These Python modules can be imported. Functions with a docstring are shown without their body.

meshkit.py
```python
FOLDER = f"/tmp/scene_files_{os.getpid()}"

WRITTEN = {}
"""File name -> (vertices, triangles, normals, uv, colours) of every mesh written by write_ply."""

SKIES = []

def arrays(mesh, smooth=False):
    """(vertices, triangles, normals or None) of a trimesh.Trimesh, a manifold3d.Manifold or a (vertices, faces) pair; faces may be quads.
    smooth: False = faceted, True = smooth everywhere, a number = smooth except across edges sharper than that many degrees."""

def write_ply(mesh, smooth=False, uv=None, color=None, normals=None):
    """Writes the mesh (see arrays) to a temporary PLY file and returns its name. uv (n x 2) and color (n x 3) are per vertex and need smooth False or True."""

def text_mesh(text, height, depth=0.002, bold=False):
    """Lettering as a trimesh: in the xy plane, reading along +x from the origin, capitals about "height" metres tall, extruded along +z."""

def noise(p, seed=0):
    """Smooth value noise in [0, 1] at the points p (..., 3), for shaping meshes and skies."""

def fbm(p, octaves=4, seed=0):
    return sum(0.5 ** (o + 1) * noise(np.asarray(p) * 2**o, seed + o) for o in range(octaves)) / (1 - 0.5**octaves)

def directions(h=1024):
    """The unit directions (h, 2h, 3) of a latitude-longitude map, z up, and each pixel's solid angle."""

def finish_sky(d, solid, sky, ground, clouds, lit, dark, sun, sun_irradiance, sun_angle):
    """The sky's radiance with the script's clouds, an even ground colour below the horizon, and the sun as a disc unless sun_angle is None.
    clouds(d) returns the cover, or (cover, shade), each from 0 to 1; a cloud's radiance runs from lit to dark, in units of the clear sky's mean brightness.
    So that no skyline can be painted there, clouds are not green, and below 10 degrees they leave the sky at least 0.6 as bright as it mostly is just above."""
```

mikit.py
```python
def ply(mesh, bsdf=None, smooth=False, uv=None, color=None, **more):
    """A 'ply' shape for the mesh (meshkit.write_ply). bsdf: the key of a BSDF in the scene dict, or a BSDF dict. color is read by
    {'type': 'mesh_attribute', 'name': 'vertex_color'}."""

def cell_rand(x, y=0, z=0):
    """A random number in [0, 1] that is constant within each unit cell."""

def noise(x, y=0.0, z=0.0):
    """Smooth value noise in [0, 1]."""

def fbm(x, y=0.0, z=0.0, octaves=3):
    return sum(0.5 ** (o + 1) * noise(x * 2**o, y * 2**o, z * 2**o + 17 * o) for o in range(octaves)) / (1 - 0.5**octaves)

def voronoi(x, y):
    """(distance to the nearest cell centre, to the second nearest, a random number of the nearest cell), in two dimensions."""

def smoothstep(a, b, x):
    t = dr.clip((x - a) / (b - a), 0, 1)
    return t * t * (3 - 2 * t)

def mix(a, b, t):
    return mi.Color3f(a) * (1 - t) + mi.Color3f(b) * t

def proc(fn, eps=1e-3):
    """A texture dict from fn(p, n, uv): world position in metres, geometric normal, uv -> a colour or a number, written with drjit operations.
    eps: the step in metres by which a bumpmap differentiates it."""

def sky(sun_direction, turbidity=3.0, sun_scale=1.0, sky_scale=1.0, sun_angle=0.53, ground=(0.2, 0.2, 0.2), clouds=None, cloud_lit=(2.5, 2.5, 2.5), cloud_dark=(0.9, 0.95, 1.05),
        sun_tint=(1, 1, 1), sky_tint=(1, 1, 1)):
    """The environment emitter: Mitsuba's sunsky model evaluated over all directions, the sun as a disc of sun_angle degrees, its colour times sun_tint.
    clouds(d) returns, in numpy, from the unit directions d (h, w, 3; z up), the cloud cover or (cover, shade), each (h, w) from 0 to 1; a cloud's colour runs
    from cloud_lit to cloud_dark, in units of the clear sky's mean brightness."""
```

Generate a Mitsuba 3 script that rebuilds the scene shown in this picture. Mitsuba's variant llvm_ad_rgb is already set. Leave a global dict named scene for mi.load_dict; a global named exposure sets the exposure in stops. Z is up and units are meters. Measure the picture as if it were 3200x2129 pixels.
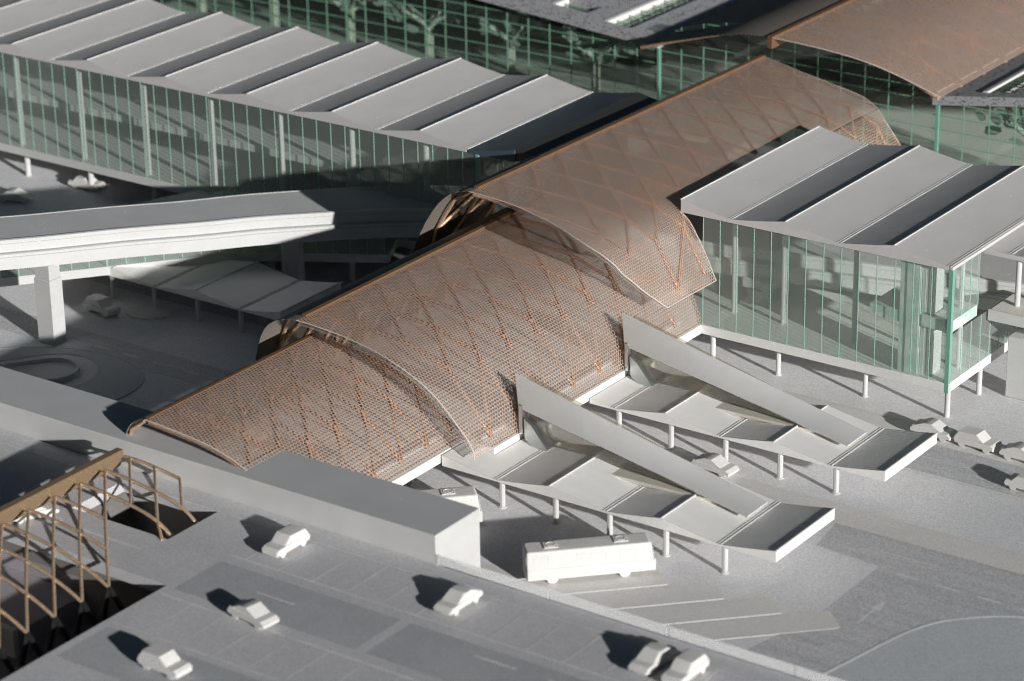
import math, numpy as np, trimesh, manifold3d as m3, shapely.geometry as sg
import shapely.ops as so
import drjit as dr, mitsuba as mi, mikit, meshkit
from mikit import noise, fbm, voronoi, cell_rand, smoothstep, mix

# ------------------------------------------------------------------ camera, sky, exposure
S = 0.012                      # one modelling unit of this architectural model = 12 mm
T = mi.ScalarTransform4f
CAM = np.array([143.0, -185.0, 100.0])
FWD = np.array([-0.53980956, 0.75068015, -0.38090019])
DOWN = np.array([0.20840807, -0.3192224, -0.92447993])
FOCUS = 246.0
scene, labels = {}, {}
scene['camera'] = {'type': 'thinlens', 'fov': 20.2038, 'fov_axis': 'x', 'aperture_radius': 0.55 * S, 'focus_distance': FOCUS * S,
                   'near_clip': 0.1, 'far_clip': 60.0,
                   'to_world': T().look_at(origin=(CAM * S).tolist(), target=((CAM + FWD * 10) * S).tolist(), up=(-DOWN).tolist())}
EL = math.radians(13.8)
SUN = [0.94 * math.cos(EL), -0.342 * math.cos(EL), math.sin(EL)]
scene['sky'] = mikit.sky(SUN, turbidity=3, sun_scale=1.0, sky_scale=0.12, sun_angle=0.9, ground=(0.12, 0.12, 0.12), sun_tint=(0.83, 1.22, 2.56), sky_tint=(0.96, 1.0, 1.0))
exposure = 2.36

# ------------------------------------------------------------------ helpers
def numbered(k):
    if not any(e == k or e.startswith(k + '__') for e in list(scene) + list(labels)):
        return k
    i = 1
    while any(e == f'{k}_{i:03d}' or e.startswith(f'{k}_{i:03d}__') for e in list(scene) + list(labels)):
        i += 1
    return f'{k}_{i:03d}'

_cnt = {}
def nkey(k):
    n = _cnt.get(k, 0); _cnt[k] = n + 1
    return k if n == 0 else f'{k}_{n:03d}'

def scaled(m):
    if isinstance(m, tuple): return (np.asarray(m[0], float) * S, m[1])
    if hasattr(m, 'to_mesh'):
        mm = m.to_mesh(); return (np.asarray(mm.vert_properties)[:, :3] * S, np.asarray(mm.tri_verts))
    return (np.asarray(m.vertices) * S, np.asarray(m.faces))

def thing(name, label, cat, group=None):
    k = nkey(name); labels[k] = {'label': label, 'category': cat}
    if group: labels[k]['group'] = group
    return k

def part(parent, name, mesh, bsdf, smooth=False, label=None, uv=None, kind=None):
    k = nkey(parent + '__' + name)
    v, f = scaled(mesh)
    scene[k] = mikit.ply((v, f), bsdf, smooth=smooth, uv=uv)
    if label or kind:
        labels[k] = {}
        if label: labels[k]['label'] = label
        if kind: labels[k]['kind'] = kind
    return k

def struct(name, mesh, bsdf, smooth=False, label=None, kind='structure'):
    k = nkey(name); v, f = scaled(mesh)
    scene[k] = mikit.ply((v, f), bsdf, smooth=smooth)
    labels[k] = {'kind': kind}
    if label: labels[k]['label'] = label
    return k

def cat(ms):
    vs, fs, n = [], [], 0
    for m in ms:
        if isinstance(m, tuple): v, f = np.asarray(m[0], float), np.asarray(m[1], int)
        elif hasattr(m, 'to_mesh'):
            mm = m.to_mesh(); v, f = np.asarray(mm.vert_properties)[:, :3], np.asarray(mm.tri_verts)
        else: v, f = np.asarray(m.vertices), np.asarray(m.faces)
        if f.shape[1] == 4: f = np.vstack([f[:, [0, 1, 2]], f[:, [0, 2, 3]]])
        vs.append(v); fs.append(f + n); n += len(v)
    return np.vstack(vs), np.vstack(fs)

def hull(pts):
    h = trimesh.convex.convex_hull(np.asarray(pts, float)); return np.asarray(h.vertices), np.asarray(h.faces)

def box(x0, x1, y0, y1, z0, z1, c=0.0):
    if c <= 0:
        v = np.array([[x, y, z] for x in (x0, x1) for y in (y0, y1) for z in (z0, z1)], float)
        f = np.array([[0, 1, 3, 2], [4, 6, 7, 5], [0, 4, 5, 1], [2, 3, 7, 6], [0, 2, 6, 4], [1, 5, 7, 3]])
        return v, np.vstack([f[:, [0, 1, 2]], f[:, [0, 2, 3]]])
    p = []
    for sx in (0, 1):
        for sy in (0, 1):
            for sz in (0, 1):
                b = [(x0, x1)[sx], (y0, y1)[sy], (z0, z1)[sz]]
                d = [c if not sx else -c, c if not sy else -c, c if not sz else -c]
                for k in range(3):
                    q = [b[i] + (d[i] if i != k else 0) for i in range(3)]; p.append(q)
    return hull(p)

def extrude_poly(poly, z0, z1):
    out = []
    for g in getattr(poly, 'geoms', [poly]):
        m = trimesh.creation.extrude_polygon(g, z1 - z0, engine='earcut'); m.apply_translation([0, 0, z0]); out.append(m)
    return cat(out)

def flat(poly, z):
    out = []
    for g in getattr(poly, 'geoms', [poly]):
        v, f = trimesh.creation.triangulate_polygon(g, engine='earcut')
        out.append((np.c_[v, np.full(len(v), z)], f))
    v, f = cat(out)
    n = np.cross(v[f[:, 1]] - v[f[:, 0]], v[f[:, 2]] - v[f[:, 0]])[:, 2]
    f[n < 0] = f[n < 0][:, ::-1]
    return v, f

def xz_prism(pts, y0, y1):
    """polygon in the xz plane extruded along y"""
    v, f = extrude_poly(sg.Polygon(pts), 0, y1 - y0)
    return np.c_[v[:, 0], y1 - v[:, 2], v[:, 1]], f

def yz_prism(pts, x0, x1):
    v, f = extrude_poly(sg.Polygon(pts), 0, x1 - x0)
    return np.c_[x0 + v[:, 2], v[:, 0], v[:, 1]], f

def tube(pts, r, n=8, caps=True):
    p = np.asarray(pts, float); m = len(p)
    r = np.broadcast_to(r, (m,))
    t = np.zeros_like(p); t[1:-1] = (p[2:] - p[1:-1]) / np.linalg.norm(p[2:] - p[1:-1], axis=1)[:, None] + (p[1:-1] - p[:-2]) / np.linalg.norm(p[1:-1] - p[:-2], axis=1)[:, None]
    t[0], t[-1] = p[1] - p[0], p[-1] - p[-2]
    t /= np.linalg.norm(t, axis=1)[:, None]
    ref = np.array([0, 0, 1.0]) if abs(t[0][2]) < 0.9 else np.array([1.0, 0, 0])
    vs = []
    a = np.cross(t[0], ref); a /= np.linalg.norm(a)
    for i in range(m):
        a = a - t[i] * (a @ t[i]); a /= np.linalg.norm(a); b = np.cross(t[i], a)
        ang = np.arange(n) * 2 * np.pi / n
        vs.append(p[i] + r[i] * (np.cos(ang)[:, None] * a + np.sin(ang)[:, None] * b))
    v = np.vstack(vs); f = []
    for i in range(m - 1):
        for j in range(n):
            q = (i * n + j, i * n + (j + 1) % n, (i + 1) * n + (j + 1) % n, (i + 1) * n + j)
            f += [(q[0], q[1], q[2]), (q[0], q[2], q[3])]
    if caps:
        v = np.vstack([v, p[0], p[-1]]); c0, c1 = len(v) - 2, len(v) - 1
        for j in range(n):
            f += [(c0, (j + 1) % n, j), (c1, (m - 1) * n + j, (m - 1) * n + (j + 1) % n)]
    return v, np.array(f)

def cyl(x, y, z0, z1, r, n=20):
    return tube([(x, y, z0), (x, y, z1)], r, n)

def quad(a, b, c, d):
    return np.array([a, b, c, d], float), np.array([[0, 1, 2], [0, 2, 3]])

def place(m, x, y, z, deg):
    v, f = (np.asarray(m[0], float), m[1]); c, s = math.cos(math.radians(deg)), math.sin(math.radians(deg))
    return np.c_[v[:, 0] * c - v[:, 1] * s + x, v[:, 0] * s + v[:, 1] * c + y, v[:, 2] + z], f

# ------------------------------------------------------------------ materials
def rgb(*c): return {'type': 'rgb', 'value': list(c)}
def two(d): return {'type': 'twosided', 'bsdf': d}
def U(p): return p.x / S, p.y / S, p.z / S

def plastic(fn, rough=0.55, spec=0.35, bump=None, bscale=1.0, **kw):
    d = {'type': 'principled', 'base_color': mikit.proc(fn) if callable(fn) else rgb(*fn), 'roughness': rough, 'specular': spec, **kw}
    if bump: d = {'type': 'bumpmap', 'arbitrary': mikit.proc(bump, eps=0.02 * S), 'scale': bscale * S, 'bsdf': d}
    return two(d)

def f_white(p, n, uv):
    x, y, z = U(p); g = fbm(x * 0.5, y * 0.5, z * 0.5, 3)
    d = smoothstep(0.80, 0.9, noise(x * 9, y * 9, z * 9))
    return mix((0.51, 0.505, 0.50), (0.58, 0.575, 0.57), g) * (1 - 0.10 * d)
def f_whitep(p, n, uv):
    x, y, z = U(p); g = fbm(x * 0.8, y * 0.8, z * 0.8, 3)
    return mix((0.60, 0.585, 0.57), (0.67, 0.655, 0.64), g)
def f_print(p, n, uv):
    x, y, z = U(p)
    return 0.5 * noise(x * 6, y * 6, z * 14) + 0.3 * noise(x * 16, y * 16, z * 16)
def f_ribs(p, n, uv):
    x, y, z = U(p)
    return 0.5 * dr.sin(y * (2 * math.pi / 0.34)) + 0.35 * noise(x * 7, y * 7, z * 7)
def f_canopy(p, n, uv):
    x, y, z = U(p); g = fbm(x * 0.7, y * 1.8, z, 3)
    return mix((0.78, 0.765, 0.745), (0.85, 0.835, 0.815), g)
def f_roof(p, n, uv):
    x, y, z = U(p); g = fbm(x * 0.6, y * 0.25, z, 3)
    sp = smoothstep(0.82, 0.86, noise(x * 5, y * 5, z * 5)) * smoothstep(0.6, 0.9, noise(x * 1.3 + 9, y * 1.3))
    return mix((0.50, 0.485, 0.485), (0.58, 0.565, 0.565), g) + 0.12 * sp
def f_greycard(p, n, uv):
    x, y, z = U(p); g = fbm(x * 0.4, y * 0.4, z, 3)
    sp = smoothstep(0.90, 0.93, noise(x * 4.5 + 3, y * 4.5, z))
    return mix((0.40, 0.405, 0.415), (0.46, 0.46, 0.47), g) + 0.15 * sp
def grain(x, y, z, k=11.0):
    return noise(x * k, y * k, z * k) * 0.6 + noise(x * k * 2.1, y * k * 2.1, z) * 0.4
def f_road(p, n, uv):
    x, y, z = U(p); g = fbm(x * 0.12, y * 0.12, 2, 4); s = grain(x, y, z)
    return mix((0.58, 0.585, 0.61), (0.71, 0.70, 0.71), g) * (0.76 + 0.48 * s)
def f_pave(p, n, uv):
    x, y, z = U(p); g = fbm(x * 0.2, y * 0.2, 5, 3); s = grain(x, y, z)
    return mix((0.60, 0.58, 0.57), (0.68, 0.66, 0.64), g) * (0.82 + 0.36 * s)
def f_asphalt(p, n, uv):
    x, y, z = U(p); g = fbm(x * 0.1, y * 2.2, 3, 4); s = grain(x, y, z, 9.0)
    return mix((0.43, 0.43, 0.45), (0.55, 0.545, 0.56), g) * (0.66 + 0.68 * s)
def f_island(p, n, uv):
    x, y, z = U(p); g = fbm(x * 0.15, y * 0.15, 8, 3); s = grain(x, y, z, 8.0)
    return mix((0.44, 0.46, 0.49), (0.52, 0.54, 0.56), g) * (0.76 + 0.48 * s)
def f_deck(p, n, uv):
    x, y, z = U(p); g = fbm(x * 0.16, y * 0.16, 4, 4); s = grain(x, y, z, 8.0)
    return mix((0.43, 0.43, 0.45), (0.52, 0.51, 0.53), g) * (0.80 + 0.40 * s)
def f_deckdark(p, n, uv):
    x, y, z = U(p); g = fbm(x * 0.2, y * 0.2, 6, 4); s = grain(x, y, z, 8.0)
    return mix((0.34, 0.345, 0.365), (0.41, 0.41, 0.43), g) * (0.80 + 0.40 * s)
def f_deckline(p, n, uv):
    x, y, z = U(p); s = grain(x, y, z, 8.0); w = noise(x * 1.3, y * 1.3)
    return mix((0.52, 0.51, 0.52), (0.64, 0.63, 0.63), w) * (0.85 + 0.3 * s)
def f_granite(p, n, uv):
    x, y, z = U(p); s = noise(x * 5.5, y * 5.5, z * 5.5); t = noise(x * 12, y * 12, z * 12)
    return mix((0.36, 0.36, 0.38), (0.13, 0.13, 0.145), smoothstep(0.62, 0.74, s)) * (0.8 + 0.4 * t)
def f_brass(p, n, uv):
    x, y, z = U(p); g = noise(x * 3, y * 3, z * 3); t = noise(x * 11, y * 11, z * 11)
    return mix((0.55, 0.37, 0.24), (0.86, 0.66, 0.48), 0.4 * g + 0.6 * t)
def f_dots(p, n, uv):
    x, y, z = U(p); return dr.sin(y * 14.0) * dr.sin((x - z) * 12.0)
def f_rib(p, n, uv):
    x, y, z = U(p); t = noise(x * 8, y * 8, z * 8)
    return mix((0.42, 0.24, 0.15), (0.74, 0.50, 0.36), t)
def f_brassbump(p, n, uv):
    x, y, z = U(p); return noise(x * 13, y * 13, z * 13) + 0.5 * noise(x * 27, y * 27, z * 27)
def f_web(p, n, uv):
    x, y, z = U(p)
    g = fbm(x * 0.35, y * 0.35, z * 0.35, 3); t = noise(x * 6, y * 6, z * 6)
    c = mix((0.50, 0.365, 0.305), (0.54, 0.36, 0.27), smoothstep(0.35, 0.75, g))
    return c * (0.8 + 0.4 * t)
def f_leaf(p, n, uv):
    x, y, z = U(p); return mix((0.42, 0.50, 0.45), (0.56, 0.62, 0.58), noise(x * 0.9, y * 0.9, z * 0.9))
def f_teal(p, n, uv):
    x, y, z = U(p); g = fbm(x * 1.2, y * 1.2, z * 0.9, 3)
    return mix((0.42, 0.55, 0.50), (0.60, 0.63, 0.60), smoothstep(0.42, 0.58, g))
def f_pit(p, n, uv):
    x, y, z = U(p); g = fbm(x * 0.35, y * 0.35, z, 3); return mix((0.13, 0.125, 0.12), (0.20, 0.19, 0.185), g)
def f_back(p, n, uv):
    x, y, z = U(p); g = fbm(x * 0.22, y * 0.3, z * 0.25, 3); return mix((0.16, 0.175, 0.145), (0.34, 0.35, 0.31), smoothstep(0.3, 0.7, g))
def f_beige(p, n, uv):
    x, y, z = U(p); g = fbm(x * 0.5, y * 0.5, z, 3); return mix((0.62, 0.59, 0.54), (0.70, 0.675, 0.63), g)
def f_floor(p, n, uv):
    x, y, z = U(p); g = fbm(x * 0.4, y * 0.4, z, 3); s = grain(x, y, z, 6.0)
    return mix((0.66, 0.66, 0.64), (0.76, 0.75, 0.73), g) * (0.9 + 0.2 * s)

M = scene
def dusty(tr, haze, col, ior=1.3):
    return {'type': 'blendbsdf', 'weight': haze, 'a': {'type': 'thindielectric', 'int_ior': ior, 'specular_transmittance': rgb(*tr)}, 'b': two({'type': 'diffuse', 'reflectance': rgb(*col)})}
M['white'] = plastic(f_white, 0.5, 0.4)
M['white_print'] = plastic(f_whitep, 0.45, 0.45, f_print, 0.018)
M['canopy_white'] = plastic(f_canopy, 0.42, 0.5, f_ribs, 0.03)
M['roof_sheet'] = plastic(f_roof, 0.42, 0.5, f_ribs, 0.018)
M['grey_card'] = plastic(f_greycard, 0.6, 0.3)
M['road_paint'] = plastic(f_road, 0.6, 0.4)
M['pave_paint'] = plastic(f_pave, 0.6, 0.4)
M['asphalt_paint'] = plastic(f_asphalt, 0.55, 0.4)
M['island_paint'] = plastic(f_island, 0.6, 0.4)
M['deck_paint'] = plastic(f_deck, 0.6, 0.4)
M['deck_dark'] = plastic(f_deckdark, 0.6, 0.4)
M['deck_line'] = plastic(f_deckline, 0.6, 0.4)
M['granite'] = plastic(f_granite, 0.55, 0.4)
M['brass'] = plastic(f_brass, 0.33, 0.7, f_brassbump, 0.025, metallic=0.6)
M['beam_brown'] = plastic((0.15, 0.085, 0.048), 0.5, 0.4, f_brassbump, 0.02)
M['copper_rib'] = plastic(f_rib, 0.42, 0.6, f_brassbump, 0.035, metallic=0.35)
M['beam_bronze'] = plastic((0.19, 0.13, 0.08), 0.45, 0.5, f_brassbump, 0.02)
M['copper_mesh'] = two({'type': 'principled', 'base_color': mikit.proc(f_web), 'roughness': 0.42, 'specular': 0.5, 'metallic': 0.12})
M['shaded_mesh'] = plastic((0.15, 0.13, 0.115), 0.45, 0.5, f_dots, 0.05)  # shade on the side away from the sun, put into a dark colour
M['liner'] = dusty((0.92, 0.91, 0.90), 0.25, (0.74, 0.69, 0.66))
M['rim'] = plastic((0.60, 0.51, 0.47), 0.45, 0.5)
M['screen_white'] = plastic((0.72, 0.72, 0.73), 0.5, 0.4)
M['glass'] = dusty((0.89, 0.95, 0.91), 0.15, (0.66, 0.76, 0.71))
M['glass_dark'] = dusty((0.66, 0.75, 0.69), 0.04, (0.45, 0.56, 0.49))
M['acrylic'] = dusty((0.84, 0.82, 0.76), 0.10, (0.62, 0.58, 0.52), 1.45)
M['mullion'] = plastic((0.30, 0.47, 0.40), 0.35, 0.5)
M['mullion_hall'] = plastic((0.20, 0.36, 0.26), 0.35, 0.5)
M['post'] = plastic((0.17, 0.36, 0.28), 0.3, 0.5)
M['leaf'] = plastic(f_leaf, 0.6, 0.3)
M['trunk'] = plastic((0.60, 0.60, 0.55), 0.6, 0.3)
M['teal_print'] = plastic(f_teal, 0.5, 0.4)
M['black'] = plastic((0.012, 0.012, 0.013), 0.5, 0.3)
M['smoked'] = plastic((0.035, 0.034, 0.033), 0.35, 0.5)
M['shaded_roof'] = plastic((0.05, 0.075, 0.10), 0.4, 0.5, f_ribs, 0.02)  # darker copy of the roof sheet, vault shade painted into the colour
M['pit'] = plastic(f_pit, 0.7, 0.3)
M['purple_grey'] = plastic((0.30, 0.28, 0.31), 0.6, 0.3)
M['backwall'] = plastic(f_back, 0.7, 0.3)
M['beige'] = plastic(f_beige, 0.6, 0.3)
M['floor_white'] = plastic(f_floor, 0.5, 0.4)
M['steel'] = {'type': 'bumpmap', 'arbitrary': mikit.proc(f_print, eps=0.02 * S), 'scale': 0.03 * S, 'bsdf': two({'type': 'principled', 'base_color': rgb(0.5, 0.52, 0.52), 'roughness': 0.22, 'metallic': 0.9})}
M['amber'] = plastic((0.66, 0.62, 0.55), 0.3, 0.5)
M['glue'] = plastic((0.50, 0.45, 0.36), 0.35, 0.5)

# ------------------------------------------------------------------ ground
GZ = 0.0
struct('road', (np.array([[-320, -160, GZ], [320, -160, GZ], [320, 330, GZ], [-320, 330, GZ]], float), np.array([[0, 1, 2], [0, 2, 3]])), 'road_paint')
def sheet(name, pts, lv, bsdf, label=None):
    return struct(name, flat(sg.Polygon(pts), 0.014 * lv), bsdf, label=label)
def rect(x0, x1, y0, y1): return [(x0, y0), (x1, y0), (x1, y1), (x0, y1)]
sheet('pavement', rect(18.5, 120, 12.75, 15.6), 1, 'pave_paint')
sheet('asphalt', rect(30, 120, 7.45, 12.7), 1, 'asphalt_paint')
sheet('pavement', rect(20, 120, -4.7, -1.75), 1, 'pave_paint')
sheet('asphalt', [(44.5, -4.75), (130, -4.75), (130, -60), (46, -60), (49.5, -26), (51, -19.9), (51, -9.6), (45.2, -9.0)], 1, 'asphalt_paint')
arc = [(55.0, -33), (55.4, -28.5), (56.0, -25.8), (56.9, -21.5), (58.2, -16.6), (59.0, -15.0), (60.1, -13.7), (61.6, -12.3), (63.4, -11.2), (66, -10.4), (70, -9.9), (76, -9.8)]
from scipy.interpolate import CubicSpline
ta = np.r_[0, np.cumsum(np.hypot(*np.diff(np.array(arc), axis=0).T))]
arcs = CubicSpline(ta, np.array(arc))(np.linspace(0, ta[-1], 60))
struct('traffic_island', flat(sg.Polygon(list(map(tuple, arcs)) + [(130, -9.8), (130, -60), (55, -60)]), 0.042), 'island_paint')
struct('island_kerb', extrude_poly(sg.LineString(arcs).buffer(0.13, cap_style=2), 0.0, 0.055), 'road_paint')
def dash(x0, x1, y, w=0.34, b='pave_paint', lv=2):
    struct('lane_marking', flat(sg.Polygon([(x0, y - w / 2), (x1, y - w / 2), (x1, y + w / 2), (x0, y + w / 2)]).buffer(-0.04).buffer(0.04), 0.014 * lv), b)
for x0 in (52.7, 56.1, 59.5, 62.9, 66.3): dash(x0, x0 + 1.85, -9.9, 0.28, 'road_paint')
dash(49.8, 55.0, -7.15, 0.14)
struct('lane_arrow', flat(sg.Polygon([(54.0, -18.6), (54.16, -18.6), (54.2, -15.9), (54.55, -15.9), (54.15, -14.1), (53.7, -15.9), (54.0, -15.9)]), 0.03), 'road_paint')
for y in (7.1, 12.75, 15.7, -1.75, -4.72): dash(28 if y > 0 else 22, 120, y, 0.16)
for i in range(4): dash(44 + i * 4.2, 45.8 + i * 4.2, 10.1, 0.22)
# bus bays: raised pads at 45 degrees
q45 = math.sqrt(0.5)
def bay(cx, cy, L, w):
    d, n = np.array([q45, q45]), np.array([q45, -q45])
    c = np.array([cx, cy])          # far end, middle of the short side
    pts = [c + n * w / 2, c - n * w / 2, c - n * w / 2 - d * L, c + n * w / 2 - d * L]
    struct('bus_bay', extrude_poly(sg.Polygon(pts).buffer(-0.15).buffer(0.15), 0.0, 0.035), 'pave_paint')
for k in range(-1, 4):
    bay(38.2 + 4.75 * k + 0.0, -20.05 + 0.38 * k, 17, 2.75)
# left side islands
th = np.linspace(0, 2 * np.pi, 48)
def blob(cx, cy, a, b, rot=0):
    c, s = math.cos(rot), math.sin(rot)
    return sg.Polygon([(cx + a * math.cos(t) * c - b * math.sin(t) * s, cy + a * math.cos(t) * s + b * math.sin(t) * c) for t in th])
loop = sg.LineString([(-31.5, -20.0), (-29.0, -16.6)]).buffer(2.6)
struct('traffic_island', flat(loop.buffer(-0.2), 0.1), 'pave_paint')
struct('island_kerb', extrude_poly(loop.difference(loop.buffer(-0.32)), 0, 0.45), 'pave_paint')
ring = blob(-29.5, -19, 10.4, 7.6, 0.5)
struct('traffic_island', extrude_poly(ring.difference(loop.buffer(1.6)), 0, 0.06), 'island_paint')
struct('island_kerb', extrude_poly(ring.difference(ring.buffer(-0.2)), 0, 0.09), 'island_paint')
isl = blob(-31.2, -1.2, 2.2, 1.6, 0.3)
struct('traffic_island', extrude_poly(isl, 0, 0.18), 'pave_paint')
struct('asphalt', flat(sg.Polygon(rect(-62, -14, -11.6, -7.6)), 0.014), 'asphalt_paint')
struct('asphalt', flat(sg.Polygon(rect(-70, -19, 2.2, 10.5)), 0.014), 'asphalt_paint')
for x0, x1 in ((-26.4, -24.5), (-22.9, -21.0), (-19.1, -17.5), (-30, -28.1)): dash(x0, x1, -9.8, 0.45)

# ------------------------------------------------------------------ parking deck (with two openings) and its screen
DZ = 5.4
deck_poly = sg.Polygon(rect(-75, 95, -110, -36.5)).difference(sg.Polygon(rect(0.2, 9.95, -44.2, -38.5))).difference(sg.Polygon(rect(-3.0, 14.85, -95, -49.8)))
struct('parking_deck', extrude_poly(deck_poly, DZ - 0.9, DZ), 'deck_paint')
def dsheet(x0, x1, y0, y1, lv, b, name='parking_marking'):
    struct(name, flat(sg.Polygon(rect(x0, x1, y0, y1)), DZ + 0.014 * lv), b)
for x0, x1 in ((15.6, 32.1), (33.0, 49.8), (50.6, 66)): dsheet(x0, x1, -49.9, -44.7, 1, 'deck_dark', 'parking_lane')
dsheet(15.4, 90, -43.75, -43.5, 2, 'deck_line'); dsheet(-60, 90, -38.6, -38.45, 2, 'deck_line')
dsheet(39.4, 43.0, -46.2, -45.95, 2, 'deck_line'); dsheet(45.6, 49.2, -46.2, -45.95, 2, 'deck_line'); dsheet(21, 24.5, -47.2, -47.0, 2, 'deck_line')
for i in range(17):
    x = 16.9 + 3.12 * i; dsheet(x, x + 0.16, -43.5, -38.7, 2, 'deck_line')
for i in range(12):
    x = 18.3 + 3.12 * i; dsheet(x, x + 0.14, -56.0, -51.2, 2, 'deck_line')
dsheet(15.4, 80, -51.2, -50.95, 2, 'deck_line'); dsheet(15.4, 80, -56.3, -56.1, 2, 'deck_line')
dsheet(15.6, 80, -62.0, -56.9, 1, 'deck_dark', 'parking_lane')
dsheet(3.0, 9.3, -46.7, -46.4, 2, 'deck_line')
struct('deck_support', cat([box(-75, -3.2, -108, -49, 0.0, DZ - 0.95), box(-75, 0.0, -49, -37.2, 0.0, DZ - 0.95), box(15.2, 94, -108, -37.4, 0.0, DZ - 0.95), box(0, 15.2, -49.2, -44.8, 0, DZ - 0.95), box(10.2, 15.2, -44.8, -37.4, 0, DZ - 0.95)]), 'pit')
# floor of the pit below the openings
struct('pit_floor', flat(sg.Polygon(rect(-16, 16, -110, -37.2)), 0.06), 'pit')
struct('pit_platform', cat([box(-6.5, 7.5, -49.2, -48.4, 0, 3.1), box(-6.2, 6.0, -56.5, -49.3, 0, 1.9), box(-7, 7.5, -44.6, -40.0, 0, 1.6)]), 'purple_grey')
struct('pit_kerb', cat([box(-6.6, 7.6, -48.5, -48.2, 2.4, 3.5), box(-6.3, 6.2, -57.0, -56.5, 0, 2.3)]), 'white')
sc_k = thing('mesh_fence', 'low white expanded mesh fence along the far edge of the grey parking deck', 'fence')
def screen_panel(x0, x1):
    # expanded metal: staggered diamond meshes of flat strands
    w, h, t = 0.52, 0.26, 0.055
    V, F = [], []
    def strand(a, b):
        d = np.array([b[0] - a[0], b[1] - a[1]]); d /= np.linalg.norm(d); n = np.array([-d[1], d[0]]) * t / 2
        q = [(a[0] + n[0], a[1] + n[1]), (b[0] + n[0], b[1] + n[1]), (b[0] - n[0], b[1] - n[1]), (a[0] - n[0], a[1] - n[1])]
        k = len(V); V.extend((p[0], -36.45, DZ + p[1]) for p in q); V.extend((p[0], -36.39, DZ + p[1] + 0.03) for p in q)
        F.extend([(k, k + 1, k + 2), (k, k + 2, k + 3), (k + 4, k + 6, k + 5), (k + 4, k + 7, k + 6), (k, k + 4, k + 5), (k, k + 5, k + 1), (k + 3, k + 2, k + 6), (k + 3, k + 6, k + 7)])
    for j in range(3):
        for i in range(int((x1 - x0) / w)):
            x = x0 + i * w; za = 0.03 + j * h; zb = za + h
            if j % 2: za, zb = zb, za
            strand((x, za), (x + w / 2, zb)); strand((x + w / 2, zb), (x + w, za))
            strand((x, zb), (x + w / 2, za)); strand((x + w / 2, za), (x + w, zb))
    part(sc_k, 'screen_panel', (np.array(V), np.array(F)), 'screen_white')
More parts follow.
